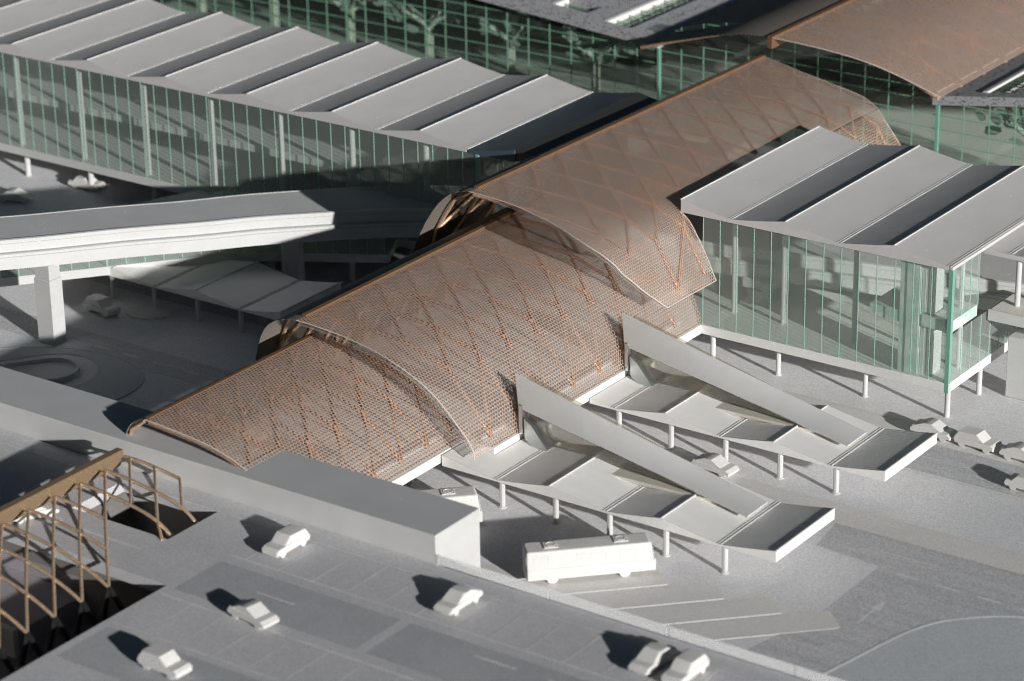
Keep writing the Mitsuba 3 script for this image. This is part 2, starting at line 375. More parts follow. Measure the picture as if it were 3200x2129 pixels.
for i in range(6): screen_panel(29.08 + 10 * i, 29.08 + 10 * (i + 1))

# ------------------------------------------------------------------ long white block between deck and square
BX, BY0, BY1, BT = 29.0, -36.4, -30.95, 7.7
bk = thing('long_block', 'long white windowless block with grey lid between the deck and the bus square', 'building')
part(bk, 'wall', box(-75, BX, BY0, BY1, 0.0, BT - 0.05, 0.04), 'white')
part(bk, 'lid', box(-75, BX - 0.03, BY0 + 0.03, BY1, BT - 0.045, BT), 'grey_card', label='flat grey lid of the block')

# ------------------------------------------------------------------ vault shells
def arclen(p): return np.r_[0, np.cumsum(np.hypot(*np.diff(p, axis=0).T))]
def dense(prof, n=40):
    prof = np.array(prof, float); s = arclen(prof)
    t = np.linspace(0, s[-1], n)
    cs = CubicSpline(s, prof)
    return cs(t), t
def profile_at(prof, s):
    p = np.array(prof, float); a = arclen(p); cs = CubicSpline(a, p)
    q = cs(s); d = cs(s, 1); d = d / np.linalg.norm(d, axis=-1, keepdims=True)
    nrm = np.stack([-d[..., 1], d[..., 0]], -1)     # outward normal of the right half (x, z)
    return q, nrm, a[-1]

def holed_sheet(key, prof, side, yf, yb, pitch=0.335, h0=0.60, h1=0.84, drop=None, xmin=-1.0, bsdf='copper_mesh', label=None):
    """perforated sheet: every hole is real, a ring of six quads per hexagonal cell, laid over the profile"""
    p = np.array(prof, float); a = arclen(p); cs = CubicSpline(a, p); L = a[-1]
    xs = np.linspace(0, L, 60); X = cs(xs)[:, 0]
    ymin = min(yf(x) for x in X); ymax = max(yb(x) for x in X)
    hs = pitch * math.sqrt(3) / 2
    S_, Y_ = [], []
    for i in range(int(L / hs) + 2):
        n = int((ymax - ymin) / pitch) + 3
        S_.append(np.full(n, i * hs)); Y_.append(ymin - pitch + (np.arange(n) + 0.5 * (i % 2)) * pitch)
    S_, Y_ = np.concatenate(S_), np.concatenate(Y_)
    xc = cs(np.clip(S_, 0, L))[:, 0]
    kx = xc >= xmin; S_, Y_, xc = S_[kx], Y_[kx], xc[kx]
    lo, hi = np.array([yf(x) for x in xc]), np.array([yb(x) for x in xc])
    ok = (Y_ > lo - pitch * 0.6) & (Y_ < hi + pitch * 0.6); S_, Y_ = S_[ok], Y_[ok]
    ang = np.radians(np.arange(6) * 60.0)      # corners along s
    R = pitch / math.sqrt(3)
    g = np.clip((S_ / L - 0.3) / 0.55, 0, 1); hole = R * (h0 + (h1 - h0) * g * g * (3 - 2 * g))
    so = np.concatenate([S_[:, None] + R * np.cos(ang), S_[:, None] + hole[:, None] * np.cos(ang)], 1)
    yo = np.concatenate([Y_[:, None] + R * np.sin(ang), Y_[:, None] + hole[:, None] * np.sin(ang)], 1)
    so = np.clip(so, 0, L); q = cs(so); x = q[..., 0]; z = q[..., 1]
    yo = np.clip(yo, np.vectorize(yf)(x), np.vectorize(yb)(x))
    if drop: z = z - drop(yo)
    V = np.stack([side * x, yo, z], -1).reshape(-1, 3)
    F = []
    for j in range(6):
        k = (j + 1) % 6; F += [(j, k, 6 + k), (j, 6 + k, 6 + j)]
    F = (np.array(F)[None] + (np.arange(len(S_)) * 12)[:, None, None]).reshape(-1, 3)
    part(key, 'mesh_sheet', (V, F), bsdf, label=label)

def acrylic_liner(key, prof, yf, yb, drop=None, inset=0.40):
    p = np.array(prof, float); a = arclen(p); cs = CubicSpline(a, p); ss = np.linspace(0, a[-1], 34); q = cs(ss)
    d = cs(ss, 1); d /= np.linalg.norm(d, axis=1)[:, None]; q = q - np.c_[-d[:, 1], d[:, 0]] * inset
    V, n = [], 12
    for (x, z), x0 in zip(q, cs(ss)[:, 0]):
        for k in range(n):
            y = yf(x0) + 0.05 + (yb(x0) - yf(x0) - 0.1) * k / (n - 1)
            V.append((x, y, z - (float(drop(y)) if drop else 0)))
    F = []
    for i in range(len(ss) - 1):
        for k in range(n - 1):
            b = i * n + k; F += [(b, b + n, b + n + 1), (b, b + n + 1, b + 1)]
    part(key, 'acrylic_liner', (np.array(V), np.array(F)), 'liner', smooth=True)

def solid_sheet(key, prof, sd, yf, yb, drop=None):
    q = dense(prof, 30)[0]; V, n = [], 24
    for x, z in q:
        for k in range(n):
            y = yf(x) + (yb(x) - yf(x)) * k / (n - 1); V.append((sd * x, y, z - (float(drop(y)) if drop else 0)))
    F = []
    for i in range(len(q) - 1):
        for k in range(n - 1):
            b = i * n + k; F += [(b, b + n, b + n + 1), (b, b + n + 1, b + 1)]
    part(key, 'half_sheet', (np.array(V), np.array(F)), 'shaded_mesh', smooth=True, label='steep left half, its shade put into a dark colour')

def edge_line(prof, yfun, side, n=40):
    p, s = dense(prof, n)
    return [(side * x, yfun(x), z) for x, z in p]

def shell(key, profR, profL, yf, yb, rim_r=0.05, liner=True, **kw):
    for sd, prof in ((1, profR), (-1, profL)):
        if sd > 0:
            holed_sheet(key, prof, sd, yf, yb, **kw)
            if liner: acrylic_liner(key, prof, yf, yb)
        else: solid_sheet(key, prof, sd, yf, yb)
        part(key, 'rim', tube(edge_line(prof, yf, sd), rim_r if sd > 0 else 0.03, 6), 'rim' if sd > 0 else 'shaded_mesh')

def diagrid(key, prof, fr, ys, ymin, ymax, inset, r, sides=(1, -1), bsdf='copper_rib', braces=True):
    """planar arches at ys and diagonals stepping one arch forward per node; fr = node positions along the half arch (0..1)"""
    L = profile_at(prof, 0.0)[2]
    sn = np.array(fr) * L; q, nr, _ = profile_at(prof, sn)
    nodes = q - nr * inset
    dY = ys[0] - ys[1]
    for sd in sides:
        sgn = sd
        for y in ys:
            if ymin <= y <= ymax:
                part(key, 'rib', tube([(sd * x, y, z) for x, z in nodes], r, 8), bsdf, smooth=60)
        if not braces: continue
        for k in range(-len(fr), len(ys)):
            y0 = ys[0] - k * dY
            pts = []
            for i, (x, z) in enumerate(nodes):
                y = y0 - i * dY
                if ymin <= y <= ymax: pts.append((sd * x, y, z))
            if len(pts) > 1: part(key, 'brace', tube(pts, r, 8), bsdf, smooth=60)

P2o = [(0, 11.42), (2.66, 11.30), (4.48, 11.12), (7.83, 10.68), (9.93, 10.12), (11.99, 9.32), (13.7, 8.3), (15.3, 7.06), (16.35, 5.9), (17.15, 4.75), (17.7, 3.95), (17.95, 3.42)]
P2 = [(0, 11.42), (2.7, 11.36), (4.7, 11.25), (8.4, 11.02), (10.9, 10.62), (12.9, 9.9), (14.6, 8.9), (16.0, 7.55), (17.05, 6.2), (17.6, 5.2), (17.95, 4.3), (18.08, 3.42)]
P1 = [(x * 14.9 / 17.95, 3.42 + (z - 3.42) * (9.42 - 3.42) / (11.42 - 3.42)) for x, z in P2o]
P3 = [(0, 15.42), (4.0, 15.36), (8.0, 15.17), (11.0, 14.9), (13.5, 14.5), (15.2, 14.05), (16.7, 13.2), (17.5, 12.1), (18.2, 10.95), (18.95, 9.5), (19.65, 8.05)]
P1L = [(0, 9.42), (0.7, 9.22), (1.5, 8.65), (1.95, 8.0), (2.25, 7.1), (2.55, 5.4), (2.7, 3.4)]
P2L = [(0, 11.42), (1.0, 11.3), (2.0, 11.0), (2.95, 10.45), (3.65, 9.5), (4.15, 8.2), (4.55, 6.5), (4.8, 4.7), (4.9, 3.0)]
P3L = [(0, 15.42), (0.9, 15.3), (2.0, 14.85), (3.2, 13.9), (4.5, 12.3), (5.5, 10.6), (6.2, 9.1), (6.9, 7.0), (7.3, 5.0)]
P4 = [(0, 16.55), (3.45, 16.42), (6.0, 16.22), (10.7, 15.5), (14.07, 14.5), (16.5, 13.55), (18.4, 12.75)]
P4L = [(0, 16.55), (3.45, 16.35), (6.0, 15.85), (10.7, 14.5), (14.07, 13.5), (17.3, 12.4)]
FR = [0.02, 0.215, 0.43, 0.65, 0.955]; FRL = [0.03, 0.3, 0.6, 0.97]

v1 = thing('vault_shell', 'lowest and frontmost copper mesh vault shell resting on the white block', 'vault roof')
shell(v1, P1, P1L, lambda x: -35.4, lambda x: -14.2, pitch=0.35)
part(v1, 'ridge_beam', box(-0.2, 0.2, -35.0, -14.4, 8.9, 9.5, 0.03), 'beam_brown')
Y1 = [-14.5 - 3.45 * k for k in range(7)]
diagrid(v1, P1, FR, Y1, -35.3, -14.3, 0.19, 0.15, sides=(1,)); diagrid(v1, P1L, FRL, Y1, -35.3, -14.3, 0.19, 0.15, sides=(-1,))
v2 = thing('vault_shell', 'middle copper mesh vault shell with brass lattice, where the two white ramp covers start', 'vault roof')
def yf2(x): return -16.6 - float(np.interp(x, [0, 4.7, 8.4, 11, 13, 14.6, 16, 17, 18.1], [0, 0.2, 0.8, 1.25, 1.3, 1.2, 1.0, 0.8, 0.1]))
shell(v2, P2, P2L, yf2, lambda x: 17.7)
part(v2, 'ridge_beam', box(-0.24, 0.24, -15.6, 17.6, 10.9, 11.62, 0.03), 'beam_brown')
Y2 = [18 - 4.0 * k for k in range(9)]
diagrid(v2, P2, FR, Y2, -17.4, 17.9, 0.21, 0.17, sides=(1,)); diagrid(v2, P2L, FRL, Y2, -17.4, 17.9, 0.21, 0.17, sides=(-1,))
v3 = thing('vault_shell', 'upper copper mesh vault shell between the two sawtooth roofed glass halls', 'vault roof')
def yf3(x): return float(np.interp(x, [0, 2, 4.8, 8, 10.9, 13, 14.9, 16.5, 17.6, 18.7, 19.65], [7.8, 7.65, 7.35, 6.6, 5.8, 5.1, 4.7, 4.9, 5.7, 7.4, 9.6]))
def yback3(x): return float(np.interp(x, [0, 5.7, 10, 14, 17, 19], [58.6, 56.3, 55.1, 54.6, 53.2, 54.0]))
def yb3(x): return yback3(x) if x < 15.72 else 17.55
def drop3(y): return 0.5 * np.clip((np.asarray(y) - 12) / 46, 0, None)
holed_sheet(v3, P3, 1, yf3, yb3, pitch=0.30, h0=0.58, h1=0.78, drop=drop3)
holed_sheet(v3, P3, 1, lambda x: 42.35, yback3, pitch=0.30, h0=0.58, h1=0.78, drop=drop3, xmin=15.72)
acrylic_liner(v3, P3, yf3, lambda x: min(yback3(x), 17.5 if x > 15.6 else 99), drop=drop3)
part(v3, 'rim', tube(edge_line(P3, yf3, 1), 0.05, 6), 'rim')
d3 = dense(P3, 90)[0]
part(v3, 'rim', tube([(x, yback3(x), z - float(drop3(yback3(x)))) for x, z in d3 if x < 19.2], 0.035, 6), 'rim')
part(v3, 'rim', tube([(x, 17.55, z - float(drop3(17.55))) for x, z in d3 if x > 15.75], 0.035, 6), 'rim')
part(v3, 'rim', tube([(19.65, y, 8.05 - float(drop3(y))) for y in np.linspace(yf3(19.65), 17.55, 8)], 0.045, 6), 'rim')
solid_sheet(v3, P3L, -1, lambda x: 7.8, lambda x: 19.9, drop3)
part(v3, 'rim', tube(edge_line(P3L, lambda x: 7.8, -1), 0.03, 6), 'shaded_mesh')
holed_sheet(v3, [(0, 15.42), (0.5, 15.38), (0.9, 15.3), (1.15, 15.2)], -1, lambda x: 19.95, lambda x: 58.6, pitch=0.335, h0=0.5, h1=0.5, drop=drop3)
bm = box(-0.26, 0.26, 8.8, 58.5, 14.85, 15.64, 0.03); vv = bm[0].copy(); vv[:, 2] -= drop3(vv[:, 1])
part(v3, 'ridge_beam', (vv, bm[1]), 'beam_brown')
def grid3():
    L = profile_at(P3, 0.0)[2]; fr = np.array([0.02, 0.2, 0.4, 0.60, 0.76, 0.96]); q, nr, _ = profile_at(P3, fr * L); nd = q - nr * 0.21
    dY = 4.4; ys = [56.2 - dY * k for k in range(13)]
    free = lambda x, y: yf3(x) - 0.15 < y < yback3(x) and not (x > 15.6 and 17.5 < y < 42.4)
    def runs(pts):
        out, cur = [], []
        for q_ in pts:
            if free(q_[0], q_[1]): cur.append((q_[0], q_[1], q_[2] - float(drop3(q_[1]))))
            else:
                if len(cur) > 1: out.append(cur)
                cur = []
        return out + ([cur] if len(cur) > 1 else [])
    for y in ys:
        for c in runs([(x, y, z) for x, z in nd]): part(v3, 'rib', tube(c, 0.17, 8), 'copper_rib', smooth=60)
    for k in range(-6, 13):
        for c in runs([(x, ys[0] - (k + i) * dY, z) for i, (x, z) in enumerate(nd)]): part(v3, 'brace', tube(c, 0.17, 8), 'copper_rib', smooth=60)
grid3()
diagrid(v3, P3L, FRL, [19.2 - 4.6 * k for k in range(3)], 7.9, 19.6, 0.28, 0.17, sides=(-1,))
v4 = thing('vault_shell', 'rearmost and highest copper mesh vault roof over the big hall entrance', 'vault roof')
shell(v4, P4, P4L, lambda x: 60.0 + 0.006 * x * x, lambda x: 108.0, pitch=0.30, h0=0.50, h1=0.56, liner=False)
part(v4, 'ridge_beam', box(-0.3, 0.3, 59.7, 108, 15.45, 16.75, 0.03), 'beam_brown')
Y4 = [107 - 5.0 * k for k in range(10)]
diagrid(v4, P4, [0.03, 0.25, 0.5, 0.74, 0.99], Y4, 60.8, 108, 0.21, 0.17, sides=(1,)); diagrid(v4, P4L, [0.03, 0.25, 0.5, 0.74, 0.99], Y4, 60.8, 108, 0.21, 0.17, sides=(-1,))

# white floors inside the vault
fk = thing('vault_floor', 'white floor slab edge stepping out below the copper vault shells', 'floor slab')
part(fk, 'slab', box(-2.75, 15.05, -30.9, -14.0, 2.5, 3.35, 0.02), 'floor_white')
part(fk, 'slab', box(-5.0, 18.05, -13.96, 64.0, 2.5, 3.35, 0.02), 'floor_white')
part(fk, 'rail', box(13.2, 13.35, -30.5, -14.5, 3.36, 3.75), 'white')
part(fk, 'rail', box(16.3, 16.45, -13.4, 17, 3.36, 3.75), 'white')
part(fk, 'column', cyl(12.5, -18, 0, 2.5, 0.25), 'white', smooth=40); part(fk, 'column', cyl(16.5, -4, 0, 2.5, 0.25), 'white', smooth=40)
part(fk, 'column', cyl(16.5, 12, 0, 2.5, 0.25), 'white', smooth=40)
part(fk, 'shadow_block', box(5.0, 9.5, -26, -23, 3.36, 4.3), 'pit', label='dark block standing in for the oval shadow on the vault floor')  # dark block painted in place of an oval shadow on the floor

# ------------------------------------------------------------------ bare brass frame over the deck openings
fk0 = thing('brass_frame', 'bare brass lattice of half arches hanging from a beam over the dark deck openings', 'lattice frame')
part(fk0, 'ridge_beam', box(-0.35, 0.35, -76, -38.3, 7.45, 8.1, 0.04), 'beam_bronze')
part(fk0, 'ridge_beam', box(-0.12, 0.12, -76, -38.4, 6.7, 7.45, 0.02), 'beam_bronze')
N0L = [(0.2, 7.35), (0.6, 7.3), (1.25, 6.95), (1.8, 6.35), (2.2, 5.7), (2.5, 4.9)]
N0 = [(0.2, 7.35), (0.75, 7.38), (3.32, 7.26), (5.87, 6.93), (8.5, 6.25), (11.2, 5.1)]
dY0 = 2.78
def y0k(k): return -38.1 - dY0 * k
limit = {0: 3, 1: 4, 2: 4, 3: 3, 4: 4}
FT = [(9.95, 5.3)]
for sd, NN in ((1, N0), (-1, N0L)):
    for k in range(14):
        n = (limit.get(k, 5) if sd > 0 else 5) + 1
        pts = [(sd * x, y0k(k), z) for x, z in NN[:n]]
        if k in (1, 2) and sd > 0: pts.append((9.75, y0k(k), 5.42))
        pa = np.array(pts); sp_ = np.r_[0, np.cumsum(np.linalg.norm(np.diff(pa, axis=0), axis=1))]
        part(fk0, 'rib', tube(CubicSpline(sp_, pa)(np.linspace(0, sp_[-1], 18)), 0.14, 8), 'brass', smooth=60)
    for k in range(-4, 14):
        pts = []
        for i in range(1, 6):
            kk = k + i - 1
            if 0 <= kk < 14 and (sd < 0 or i <= limit.get(kk, 5)): pts.append((sd * NN[i][0], y0k(kk), NN[i][1]))
        if len(pts) > 1:
            last = pts[-1]
            if sd > 0 and 8 < last[0] < 9 and -45 < last[1] < -42: pts.append((9.7, last[1] - 0.9, 5.4))
            part(fk0, 'brace', tube(pts, 0.125, 8), 'brass', smooth=60)
part(fk0, 'brace', tube([(8.5, y0k(4), 6.25), (8.9, -49.6, 5.42)], 0.12, 8), 'brass', smooth=60)
for k in range(5, 14):
    a = (11.2, y0k(k), 5.1)
    part(fk0, 'foot', cat([tube([a, (12.7, y0k(k), 3.3)], 0.22, 6), tube([a, (11.3, y0k(k) - 0.9, 3.0)], 0.2, 6)]), 'black')
for k in (1, 2):
    part(fk0, 'foot', tube([(9.7, y0k(k), 5.45), (10.02, y0k(k), 5.0)], 0.2, 6), 'black')

# ------------------------------------------------------------------ sawtooth-roofed glass halls
def sag(u): return 0.78 * u + 0.22 * u * u
def roof_bays(key, xs, y0, y1, zb, zv, zp, bsdf, seam, seam_r=0.05, alt=None):
    """xs: list of (x, 'P'|'V'); each span is a sagging bay of its own"""
    for (xa, ka), (xb, kb) in zip(xs[:-1], xs[1:]):
        top = []
        for t in np.linspace(0, 1, 11):
            u = t if ka == 'V' else 1 - t
            top.append((xa + (xb - xa) * t, zv + (zp - zv) * sag(u)))
        poly = [(xa, zb)] + top + [(xb, zb)]
        b = bsdf if alt is None else alt.get(round(xa, 1), bsdf)
        v, f = xz_prism(poly, y0, y1)
        part(key, 'roof_bay', (v, f), b, smooth=30)
    for (x, k) in xs:
        z = zv if k == 'V' else zp
        for o in ((-0.14, 0.14) if k == 'V' else (0.0,)):
            part(key, 'seam', box(x + o - seam_r, x + o + seam_r, y0 + 0.0, y1, z - 0.02, z + 0.075), seam)

def glass_wall(key, a, b, z0, z1, step, mat='glass', mm='mullion', w=0.036, d=0.07, trans=(), top=None, inner=None):
    """vertical wall from a to b (xy), panes between mullions; top: z as a function of the position along the wall"""
    a, b = np.array(a, float), np.array(b, float); L = np.linalg.norm(b - a); t = (b - a) / L; n = np.array([t[1], -t[0]])
    k = max(1, int(round(L / step))); xs = np.linspace(0, L, k + 1)
    top = top or (lambda s: z1)
    for i in range(k):
        zs = [z0] + [z for z in trans if z0 < z < min(top(xs[i]), top(xs[i + 1])) - 0.15] + [None]
        for j in range(len(zs) - 1):
            p0, p1 = a + t * (xs[i] + w * 0.6), a + t * (xs[i + 1] - w * 0.6)
            za = zs[j] + (0.03 if j else 0)
            zt = (top(xs[i]), top(xs[i + 1])) if zs[j + 1] is None else (zs[j + 1] - 0.03,) * 2
            part(key, 'pane', quad((*p0, za), (*p1, za), (*p1, zt[1]), (*p0, zt[0])), mat)
    for x in xs:
        c = a + t * x
        q = [c + t * sx * w + n * sy * d / 2 for sx, sy in ((-1, -1), (1, -1), (1, 1), (-1, 1))]
        part(key, 'mullion', extrude_poly(sg.Polygon(q), z0, top(x)), mm)
    for z in trans:
        # transom between the first and last place where the wall is taller than z
        ok = [x for x in np.linspace(0, L, 200) if top(x) > z + 0.1]
        if ok:
            c0, c1 = a + t * ok[0], a + t * ok[-1]
            q = [c0 - n * d * 0.42, c1 - n * d * 0.42, c1 + n * d * 0.42, c0 + n * d * 0.42]
            part(key, 'transom', extrude_poly(sg.Polygon(q), z - 0.045, z + 0.045), mm)

ZF, ZS, ZG, ZV, ZP = 3.35, 2.5, 13.65, 13.95, 14.83
# right hall
rh = thing('glass_hall', 'glass hall right of the copper vault with grey sawtooth roof and teal mullions', 'building')
part(rh, 'floor_slab', box(18.1, 42.6, 17.75, 31.0, ZS, ZF, 0.02), 'floor_white')
roof_bays(rh, [(15.9, 'P'), (20.95, 'V'), (26.5, 'P'), (31.8, 'V'), (37.1, 'P'), (42.25, 'V')], 17.6, 42.1, ZG, ZV, ZP, 'roof_sheet', 'white')
part(rh, 'roof_edge', box(42.36, 42.62, 17.6, 42.1, ZG + 0.02, ZV + 0.02, 0.02), 'white')
glass_wall(rh, (18.12, 17.82), (42.35, 17.82), ZF, ZG, 1.755)
glass_wall(rh, (42.5, 18.2), (42.5, 30.8), ZF, 7.7, 1.755)
glass_wall(rh, (42.5, 18.2), (42.5, 22.8), 8.9, ZG, 1.7)
part(rh, 'corner_post', box(42.2, 42.6, 17.74, 18.14, ZF - 0.85, ZG, 0.02), 'post', label='thick teal acrylic corner')
for x in (25.6, 34.3): part(rh, 'column', cat([cyl(x, 18.5, 0, ZS, 0.22), cyl(x, 18.5, 0, 0.12, 0.3)]), 'white', smooth=40)
for x, y in ((42.25, 18.45), (42.3, 24.3), (18.9, 18.4)): part(rh, 'column', cyl(x, y, 0, ZS, 0.24), 'white', smooth=40)
for x in (16.6, 24.0, 31.2): part(rh, 'inner_column', cyl(x if x > 18.3 else 18.9, 22.0, ZF, ZG, 0.26), 'white', smooth=40)
part(rh, 'inner_column', cyl(41.6, 21.5, ZF, ZG, 0.24), 'white', smooth=40)
core = part(rh, 'core', box(37.5, 39.35, 18.15, 20.6, ZF, ZG - 0.05, 0.03), 'teal_print', label='streaky grey green lift core behind the glass')
for i in range(3):
    x = 39.4 + 0.36 * i
    for z0, z1 in ((ZF, 7.75), (9.0, ZG - 0.1)):
        part(rh, 'core_panel', xz_prism([(x, z0), (x + 0.34, z0), (x + 0.34, z1), (x + 0.17, z1 - 0.3), (x, z1)], 18.5 + 0.1 * (i % 2), 20.4), 'white')
part(rh, 'mezzanine', box(34.6, 42.4, 18.25, 23.0, 7.8, 8.85, 0.02), 'teal_print', label='mezzanine floor with green tinted front edge')
part(rh, 'back_wall', box(18.6, 42.3, 41.5, 41.8, 0.0, ZG), 'beige')
# left hall
lh = thing('glass_hall', 'long glass hall on the left with grey sawtooth roof and white inner columns', 'building')
xs = []
xv = -9.84
for i in range(8):
    xs += [(xv - 10.73 * i, 'V'), (xv - 10.73 * i - 5.35, 'P')]
xs = xs[::-1]
roof_bays(lh, xs, 20.7, 41.8, ZG, ZV, ZP, 'roof_sheet', 'white')
k_bay = part(lh, 'roof_bay', xz_prism([(-9.6, ZG)] + [(-9.6 + 5.3 * t, ZV + 0.88 * sag(t)) for t in np.linspace(0, 1, 11)] + [(-4.3, ZG)], 20.7, 41.8), 'shaded_roof', smooth=30, label='last roof bay, shade of the vault painted in as dark blue')
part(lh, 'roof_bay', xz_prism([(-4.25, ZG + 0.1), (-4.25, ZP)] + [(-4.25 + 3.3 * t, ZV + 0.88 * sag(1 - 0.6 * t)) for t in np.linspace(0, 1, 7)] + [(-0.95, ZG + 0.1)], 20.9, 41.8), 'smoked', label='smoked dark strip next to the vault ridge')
part(lh, 'floor_slab', extrude_poly(sg.Polygon([(-97, 20.78), (-97, 42), (-18.1, 42), (-18.1, 20.0), (-16.3, 16.6), (-19.6, 14.6), (-23.75, 12.2), (-28.7, 9.2), (-36.8, -0.6), (-43.1, -8.4), (-56, -22), (-60, -19), (-44, 20.78)]), ZS, ZF), 'white')
part(lh, 'floor_slab', box(-18.05, -5.1, 20.78, 42, ZS - 0.02, ZF - 0.02), 'white')
glass_wall(lh, (-97.0, 20.83), (-8.6, 20.83), ZF, ZG, 1.768)
glass_wall(lh, (-8.55, 20.95), (-8.55, 41.5), ZF, ZG, 2.9)
glass_wall(lh, (-8.3, 24.5), (-5.3, 24.5), ZF, ZG, 2.6)
part(lh, 'corner_post', box(-8.85, -8.5, 20.74, 21.1, ZF - 0.85, ZG, 0.02), 'post')
for a, b in (((-56, -21.9), (-43.1, -8.3)), ((-43.05, -8.25), (-36.8, -0.5)), ((-36.75, -0.45), (-28.75, 9.2)), ((-28.65, 9.28), (-23.75, 12.28)), ((-23.7, 12.3), (-16.6, 16.4))):
    glass_wall(lh, a, b, ZF, 5.6, 1.75)
for i in range(9):
    x = -15.4 - 9.03 * i
    part(lh, 'inner_column', cyl(x, 21.8, ZF, ZG, 0.3), 'white', smooth=40)
for x, y in ((-68.9, 21.6), (-59.7, 21.6), (-50.7, 21.6), (-41, 21.6), (-31.9, 21.6), (-22.9, 21.6), (-27.4, 12.5), (-20.5, 16.2)):
    part(lh, 'column', cyl(x, y, 0, ZS, 0.3), 'white', smooth=40)
part(lh, 'mezzanine', box(-97, -25.5, 23.2, 41, 7.75, 8.5, 0.02), 'white', label='white mezzanine floor edge running behind the glass')
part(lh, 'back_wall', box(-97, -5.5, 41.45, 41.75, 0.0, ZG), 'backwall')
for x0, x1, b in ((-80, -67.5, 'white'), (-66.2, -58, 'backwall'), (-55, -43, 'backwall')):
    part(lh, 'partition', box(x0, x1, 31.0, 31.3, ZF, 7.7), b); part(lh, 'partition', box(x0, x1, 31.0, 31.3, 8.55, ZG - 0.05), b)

# ------------------------------------------------------------------ viaduct
NE = np.array([(-48, -39.5, 9.2), (-42, -28.0, 8.8), (-35.3, -15.7, 8.15), (-33.2, -11.3, 7.65), (-30.1, -4.0, 6.8), (-26.5, 3.6, 5.85), (-24.6, 7.3, 5.5), (-22.0, 10.6, 5.3), (-14.0, 17.6, 5.25), (-5, 21.6, 5.3), (5, 23.4, 5.4), (15.0, 24.6, 5.5), (25.2, 26.7, 5.5), (45, 30.8, 5.5), (70, 36, 5.5), (110, 44.5, 5.5)], float)
sN = np.r_[0, np.cumsum(np.linalg.norm(np.diff(NE, axis=0), axis=1))]
NEs = CubicSpline(sN, NE)(np.linspace(0, sN[-1], 120))
tan = np.gradient(NEs, axis=0)[:, :2]; tan /= np.linalg.norm(tan, axis=1)[:, None]
NL = np.c_[-tan[:, 1], tan[:, 0]]                     # away from the near side
def sweep(sec):
    """sec: closed polygon of (offset from near edge, height above the soffit)"""
    n, m = len(NEs), len(sec)
    V = np.array([[*(NEs[i, :2] + NL[i] * o), NEs[i, 2] + h] for i in range(n) for o, h in sec])
    F = []
    for i in range(n - 1):
        for j in range(m):
            a, b, c, d = i * m + j, i * m + (j + 1) % m, (i + 1) * m + (j + 1) % m, (i + 1) * m + j
            F += [(a, c, b), (a, d, c)]
    ev, ear = trimesh.creation.triangulate_polygon(sg.Polygon(sec), engine='earcut')
    idx = np.argmin(((np.asarray(ev)[:, None] - np.array(sec)[None]) ** 2).sum(-1), axis=1); ear = idx[np.asarray(ear)]
    F += [tuple(t) for t in ear] + [tuple((t + (n - 1) * m)[::-1]) for t in ear]
    return V, np.array(F)
vd = thing('elevated_road', 'curved elevated road with white double band parapet running under the vault', 'viaduct')
part(vd, 'girder', sweep([(0, 0), (0.06, 1.42), (0.5, 1.48), (0.7, 1.48), (0.9, 2.3), (7.6, 2.3), (8.1, 1.4), (8.1, 0.4), (7.2, 0.0)]), 'white', smooth=25)
part(vd, 'road_surface', sweep([(0.92, 2.28), (0.92, 2.46), (7.6, 2.46), (7.6, 2.28)]), 'grey_card', smooth=25)
part(vd, 'ledge', sweep([(0.1, 1.44), (0.1, 1.5), (0.56, 1.5), (0.56, 1.44)]), 'grey_card', smooth=25)
part(vd, 'parapet', sweep([(0.52, 1.47), (0.56, 2.62), (0.84, 2.66), (0.86, 1.47)]), 'white', smooth=25)
part(vd, 'groove', sweep([(0.505, 2.25), (0.505, 2.30), (0.6, 2.30), (0.6, 2.25)]), 'grey_card')
part(vd, 'groove', sweep([(-0.02, 1.12), (-0.02, 1.18), (0.1, 1.18), (0.1, 1.12)]), 'grey_card')
part(vd, 'parapet', sweep([(7.62, 2.2), (7.62, 2.5), (7.8, 2.5), (7.8, 2.2)]), 'white', smooth=25)
part(vd, 'pier', cat([box(-35.05, -33.0, -11.9, -10.3, 0, 6.3, 0.06), box(-34.95, -33.1, -11.8, -10.4, 6.3, 7.75, 0.04)]), 'white', label='square white pier striped by light and shadow')
part(vd, 'pier', hull([(x, y, z) for z in (0, 5.4) for x, y in ((-24.6, 10.6), (-24.0, 10.3), (-22.9, 11.1), (-22.7, 11.7), (-23.3, 12.4), (-24.2, 12.0))]), 'white')
part(vd, 'pier', hull([(19.4 + 1.25 * math.cos(t), 25.6 + 1.0 * math.sin(t), z) for z in (0, 4.6) for t in np.linspace(0, 2 * np.pi, 13)]), 'white')
part(vd, 'pier_head', box(17.9, 20.9, 24.9, 27.4, 4.6, 5.6, 0.1), 'white')
part(vd, 'pier', box(44.4, 46.4, 25.1, 27.0, 0, 5.6, 0.06), 'white', label='square white pier at the right edge of the picture')
part(vd, 'glue_spot', cat([box(44.35, 46.45, 25.05, 27.05, 0.0, 0.1, 0.04), box(-35.1, -32.95, -11.95, -10.25, 0.0, 0.1, 0.04)]), 'glue')

